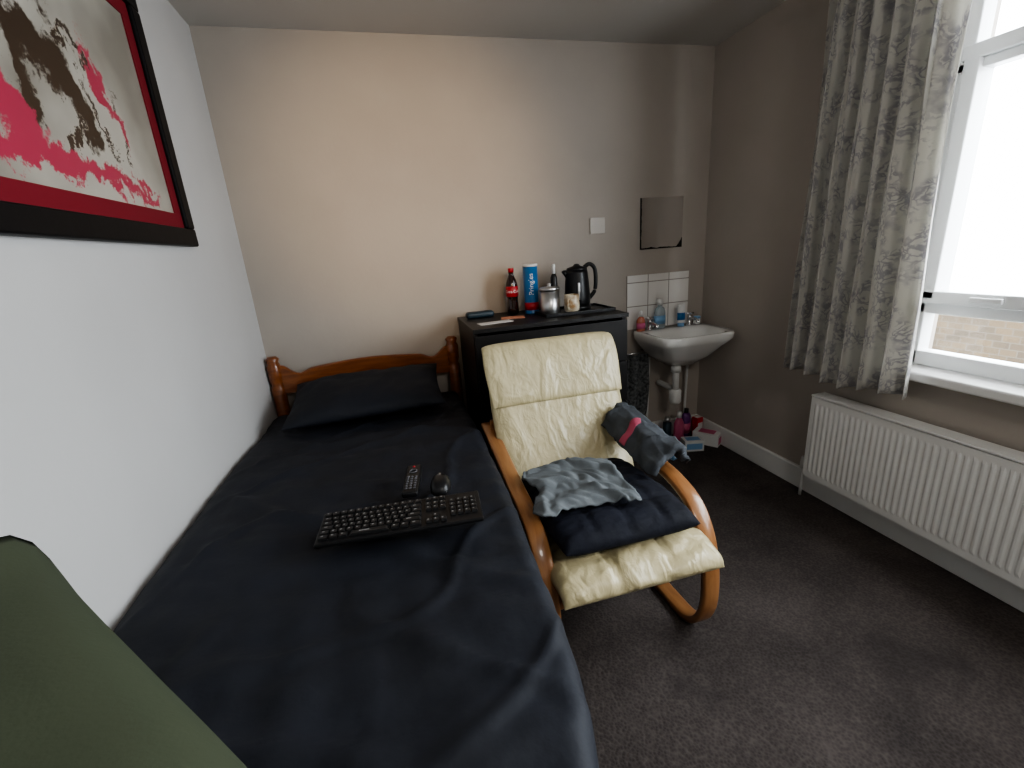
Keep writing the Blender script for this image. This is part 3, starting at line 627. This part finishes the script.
bottle('shampoo_bottle','purple shampoo bottle standing on the carpet','bottle',(2.44,2.42,0.001),[(0,0),(.03,0),(.032,.004),(.032,.15),(.02,.17),(0,.17)],M['purple'],[(0,.17),(.014,.17),(.014,.20),(0,.202)],M['black'],1,.7,[(.0323,.03),(.0328,.03),(.0328,.1),(.0323,.1)],M['pinkp'])
bottle('cleaner_bottle','pink plastic cleaner bottle standing on the carpet','bottle',(2.35,2.37,0.001),[(0,0),(.034,0),(.036,.004),(.034,.13),(.015,.17),(0,.17)],M['pinkp'],[(0,.17),(.016,.17),(.014,.21),(0,.21)],M['whitep'],1,.7)
bottle('spray_can','dark spray can with grey cap under the basin','spray can',(2.27,2.38,0.001),[(0,0),(.026,0),(.027,.003),(.027,.14),(.02,.15),(0,.15)],M['navyd'],[(0,.15),(.02,.15),(.019,.18),(0,.181)],M['steel'])
# ---------------------------------------------------------------- radiator
RY0,RY1,RZ0,RZ1=.25,1.56,.13,.54
e=thing('radiator','white ribbed panel radiator mounted beneath the window','radiator',(2.50,.9,.13))
def radpanel():
    bm=bmesh.new();N_=int((RY1-RY0)/.0060);R=[]
    for i in range(N_+1):
        y=RY0+(RY1-RY0)*i/N_
        d=.003 if (i%4) in (1,2) else 0
        if i<3 or i>N_-3: d=0
        R.append([bm.verts.new((x,y,z)) for x,z in ((2.505,RZ0),(2.482,RZ0+.004),(2.482,RZ0+.03),(2.482-d,RZ0+.045),(2.482-d,RZ1-.045),(2.482,RZ1-.03),(2.482,RZ1-.004),(2.505,RZ1))])
    for a,b in zip(R,R[1:]):
        for k in range(7): bm.faces.new((a[k],a[k+1],b[k+1],b[k]))
        bm.faces.new((a[7],a[0],b[0],b[7]))
    bm.faces.new(R[0]);bm.faces.new(R[-1]);bmesh.ops.recalc_face_normals(bm,faces=bm.faces);return bm
off(obj('front_panel',mesh('rp',radpanel(),M['white'],False),e),e)
off(obj('casing',mesh('rc',boxes([((2.478,RY0-.004,RZ1),(2.555,RY1+.004,RZ1+.008)),((2.482,RY1,RZ0+.01),(2.555,RY1+.004,RZ1)),((2.482,RY0-.004,RZ0+.01),(2.555,RY0,RZ1)),((2.535,RY0,RZ0),(2.55,RY1,RZ1-.01))],.0015),M['white'],False),e),e)
off(obj('valve',mesh('rv',merge(tube([(2.515,RY1,.18),(2.515,RY1+.03,.18)],.009,12,0),shift(lathe([(0,0),(.014,0),(.015,.03),(.011,.06),(0,.062)],16),(2.515,RY1+.032,.15)),tube([(2.515,RY1+.032,.16),(2.515,RY1+.032,.0)],.007,10,0)),M['whitep']),e),e)
off(obj('wall_bracket',mesh('rw',boxes([((2.55,1.4,.25),(W-.001,1.44,.45)),((2.55,.4,.25),(W-.001,.44,.45))]),M['white'],False),e),e)
# ---------------------------------------------------------------- curtain
def curtain():
    y0,y1,z0,z1=1.185,1.705,.64,2.19
    def f(u,v):
        z=z0+v*(z1-z0);s=v
        yy=y1-(y1-y0)*u-.03*s*(1-u)+.030*s*u
        a=.034*(1-.25*s);ph=u*2*math.pi*6.5
        x=2.462+a*math.sin(ph+.5*N(u*3,v*2))+.010*math.sin(ph*2.1+v*3)+.012*N(u*5,v*2.5,2)
        y=yy+.014*math.cos(ph)+.006*N(u*6,v*4,5)
        return (x,y,z+.012*math.sin(u*9)*(1-v))
    return sheet(150,60,f,.002,(1.35,1.55))
e=thing('curtain','grey floral pleated curtain hanging beside the window','curtain',(2.462,1.43,.64))
off(obj('drape',mesh('curtain',curtain(),M['curtain']),e),e)
off(obj('curtain_track',mesh('track',boxes([((2.452,-.6,2.192),(2.472,1.82,2.21)),((2.46,1.7,2.20),(W-.001,1.72,2.215)),((2.46,.3,2.20),(W-.001,.32,2.215)),((2.46,-.5,2.20),(W-.001,-.48,2.215))],.002),M['whitep'],False),e),e)
# ---------------------------------------------------------------- armchair
CXc=1.247
e=thing('rocking_chair','cream leather cantilever armchair with bent honey wood frame','armchair',(CXc,1.35,0))
fr=[(1.75,.585),(1.55,.55),(1.33,.515),(1.18,.495),(1.085,.455),(1.025,.37),(.998,.25),(1.005,.12),(1.07,.03),(1.2,.013),(1.45,.013),(1.65,.022),(1.8,.05)]
for x in (.98,1.512):
    off(obj('side_frame',mesh('sf',ribbon(fr,x,.055,.024),M['birch']),e),e)
back=[(1.03,.30),(1.25,.265),(1.42,.26),(1.53,.31),(1.60,.42),(1.68,.60),(1.765,.84)]
for x in (1.03,1.464):
    off(obj('seat_rail',mesh('sr',ribbon(back,x,.045,.02),M['birch']),e),e)
off(obj('crossbar',mesh('cb',boxes([((.994,1.01,.268),(1.50,1.05,.292)),((.98,1.68,.575),(1.515,1.70,.625)),((.994,1.50,.02),(1.50,1.55,.04)),((.994,1.35,.235),(1.50,1.39,.255))],.004),M['birch'],False),e),e)
slat=mesh('slat',boxes([((1.05,0,0),(1.445,.012,.05))],.004),M['birch'],False)
for y,z in ((1.625,.46),(1.66,.55),(1.70,.65),(1.735,.75)):
    o=obj('slat',slat,e);o.location=(-CXc,y-1.35-.012,z)
seat=[(.925,.35),(.955,.375),(1.05,.375),(1.25,.335),(1.42,.325),(1.50,.33)]
o=obj('seat_cushion',mesh('sc',padded([(y,z) for y,z in seat],.53,.10,us=(-.33,.33),vs=(-.35,.15),dep=.35,ev=5,wr=.010,seed=3,crease=.004),M['leather']),e);o.location=(0,-1.35,0)
bp=[(1.755,.885),(1.70,.75),(1.635,.60),(1.565,.47),(1.50,.385)]
o=obj('back_cushion',mesh('bc',padded(bp,.565,.085,us=(-.33,.33),vs=(-.05,.25,.5),dep=.55,wr=.011,seed=8,flare=-.02,crease=.004),M['leather']),e);o.location=(.022,-1.35,0)
hp=[(1.795,.825),(1.785,.895),(1.745,.905),(1.705,.845),(1.665,.755),(1.638,.69)]
o=obj('headrest',mesh('hr',padded(hp,.58,.04,us=(),vs=(-.15,),dep=.15,wr=.012,seed=12,ev=10,flare=.015,crease=.005),M['leather']),e);o.location=(0.021,-1.35,0)
def navypad():
    return padded([(.975,.455),(1.15,.452),(1.30,.44),(1.46,.435)],.445,.10,us=(-.5,0,.5),vs=(-.5,0,.5),dep=.14,wr=.008,seed=20,ev=6,eu=6)
o=obj('folded_blanket',mesh('np',navypad(),M['navyq']),None,'folded dark navy quilted blanket lying on the chair seat','blanket',loc=(1.236,0,0.023))
def greycloth():
    def f(u,v):
        x=.995+u*.31+.03*N(v*3,u*2,9)+.03*v;y=1.075+v*.29+.035*N(u*3,v*2,1)+.02*math.sin(u*4)
        z=.552+.012*N(u*4,v*4,2)+.010*abs(N(u*7+v*5,v*6,4))*2
        z+=.010*max(0,1-abs(math.sin(u*5+v*3.4+2*N(u*2,v*2,6)))*3)
        e_=min(u,1-u,v,1-v);z-=.012*max(0,1-e_*14)
        return (x,y,z)
    return sheet(60,60,f,.008)
obj('grey_shirt',mesh('gs',greycloth(),M['greyc']),None,'crumpled grey jersey shirt lying on the folded blanket','shirt')
JL=[(1.42,.545),(1.44,.585),(1.47,.618),(1.505,.632),(1.54,.628),(1.562,.60),(1.572,.56)]
def jf(u,v):
    y=1.20+v*.38+.02*N(u*3,v*3,11)
    s=u*(len(JL)-1);i=min(int(s),len(JL)-2);k=s-i;x=JL[i][0]*(1-k)+JL[i+1][0]*k;z=JL[i][1]*(1-k)+JL[i+1][1]*k
    z+=.05*(v-.5)*(1-u*.5)+.02*N(u*4,v*5,13)+.014*max(0,1-abs(math.sin(v*9+u*3))*3)
    x+=.010*N(u*5,v*6,15)
    return Vector((x,y,z))
e=thing('jacket','charcoal grey fleece with pink band draped over chair arm','jacket',(1.5,1.43,.42))
off(obj('fabric',mesh('jk',sheet(60,50,jf,.022),M['jacket']),e),e)
def jband(u,v):
    a=.04+u*.42;b=.52+v*.08;c=jf(a,b);n=(jf(a+.01,b)-c).cross(jf(a,b+.01)-c).normalized();return c+n*.003
off(obj('pink_band',mesh('jb',sheet(24,6,jband,.002),M['pink']),e,label='pink sewn band'),e)
# ---------------------------------------------------------------- light
wd=bpy.data.worlds.new('World');bpy.context.scene.world=wd;wd.use_nodes=True
bg=wd.node_tree.nodes['Background'];bg.inputs[0].default_value=(.89,.95,1,1);bg.inputs[1].default_value=17.0
pl=bpy.data.lights.new('window_portal','AREA');pl.shape='RECTANGLE';pl.size=1.35;pl.size_y=1.75;pl.cycles.is_portal=True
po=bpy.data.objects.new('window_portal',pl);col.objects.link(po);po.location=(W+.15,(WY0+WY1)/2,(WZ0+WZ1)/2);po.rotation_euler=(0,math.radians(90),0)
sl=bpy.data.lights.new('warm_spot','SPOT');sl.energy=210;sl.color=(1,.68,.36);sl.spot_size=math.radians(31);sl.spot_blend=1;sl.shadow_soft_size=.15  # added spot behind the camera, stands in for reflected sun on the back wall
so=bpy.data.objects.new('warm_spot',sl);col.objects.link(so);so.location=(.75,-.9,2.0)
so.rotation_euler=(Vector((.82,2.5,1.62))-Vector(so.location)).to_track_quat('-Z','Y').to_euler()
fl=bpy.data.lights.new('fill_light','AREA');fl.shape='DISK';fl.size=.5;fl.energy=15;fl.color=(1,.95,.88)  # added fill behind the camera to lift the room, no lamp fixture here
fo=bpy.data.objects.new('fill_light',fl);col.objects.link(fo);fo.location=(1.4,-.7,2.2);fo.rotation_euler=(math.radians(35),0,0)
# ---------------------------------------------------------------- camera
R=Matrix(((.9633,.1391,-.2294),(-.259,.2597,-.9303),(-.0698,.9556,.2862)))
q=R.to_quaternion();q.normalize()
cam=bpy.data.cameras.new('camera');co=bpy.data.objects.new('camera',cam);col.objects.link(co)
co.location=(.6677,0,1.2856);co.rotation_mode='QUATERNION';co.rotation_quaternion=q
cam.lens=448.34/1024*36;cam.sensor_width=36;cam.clip_start=.02
bpy.context.scene.camera=co
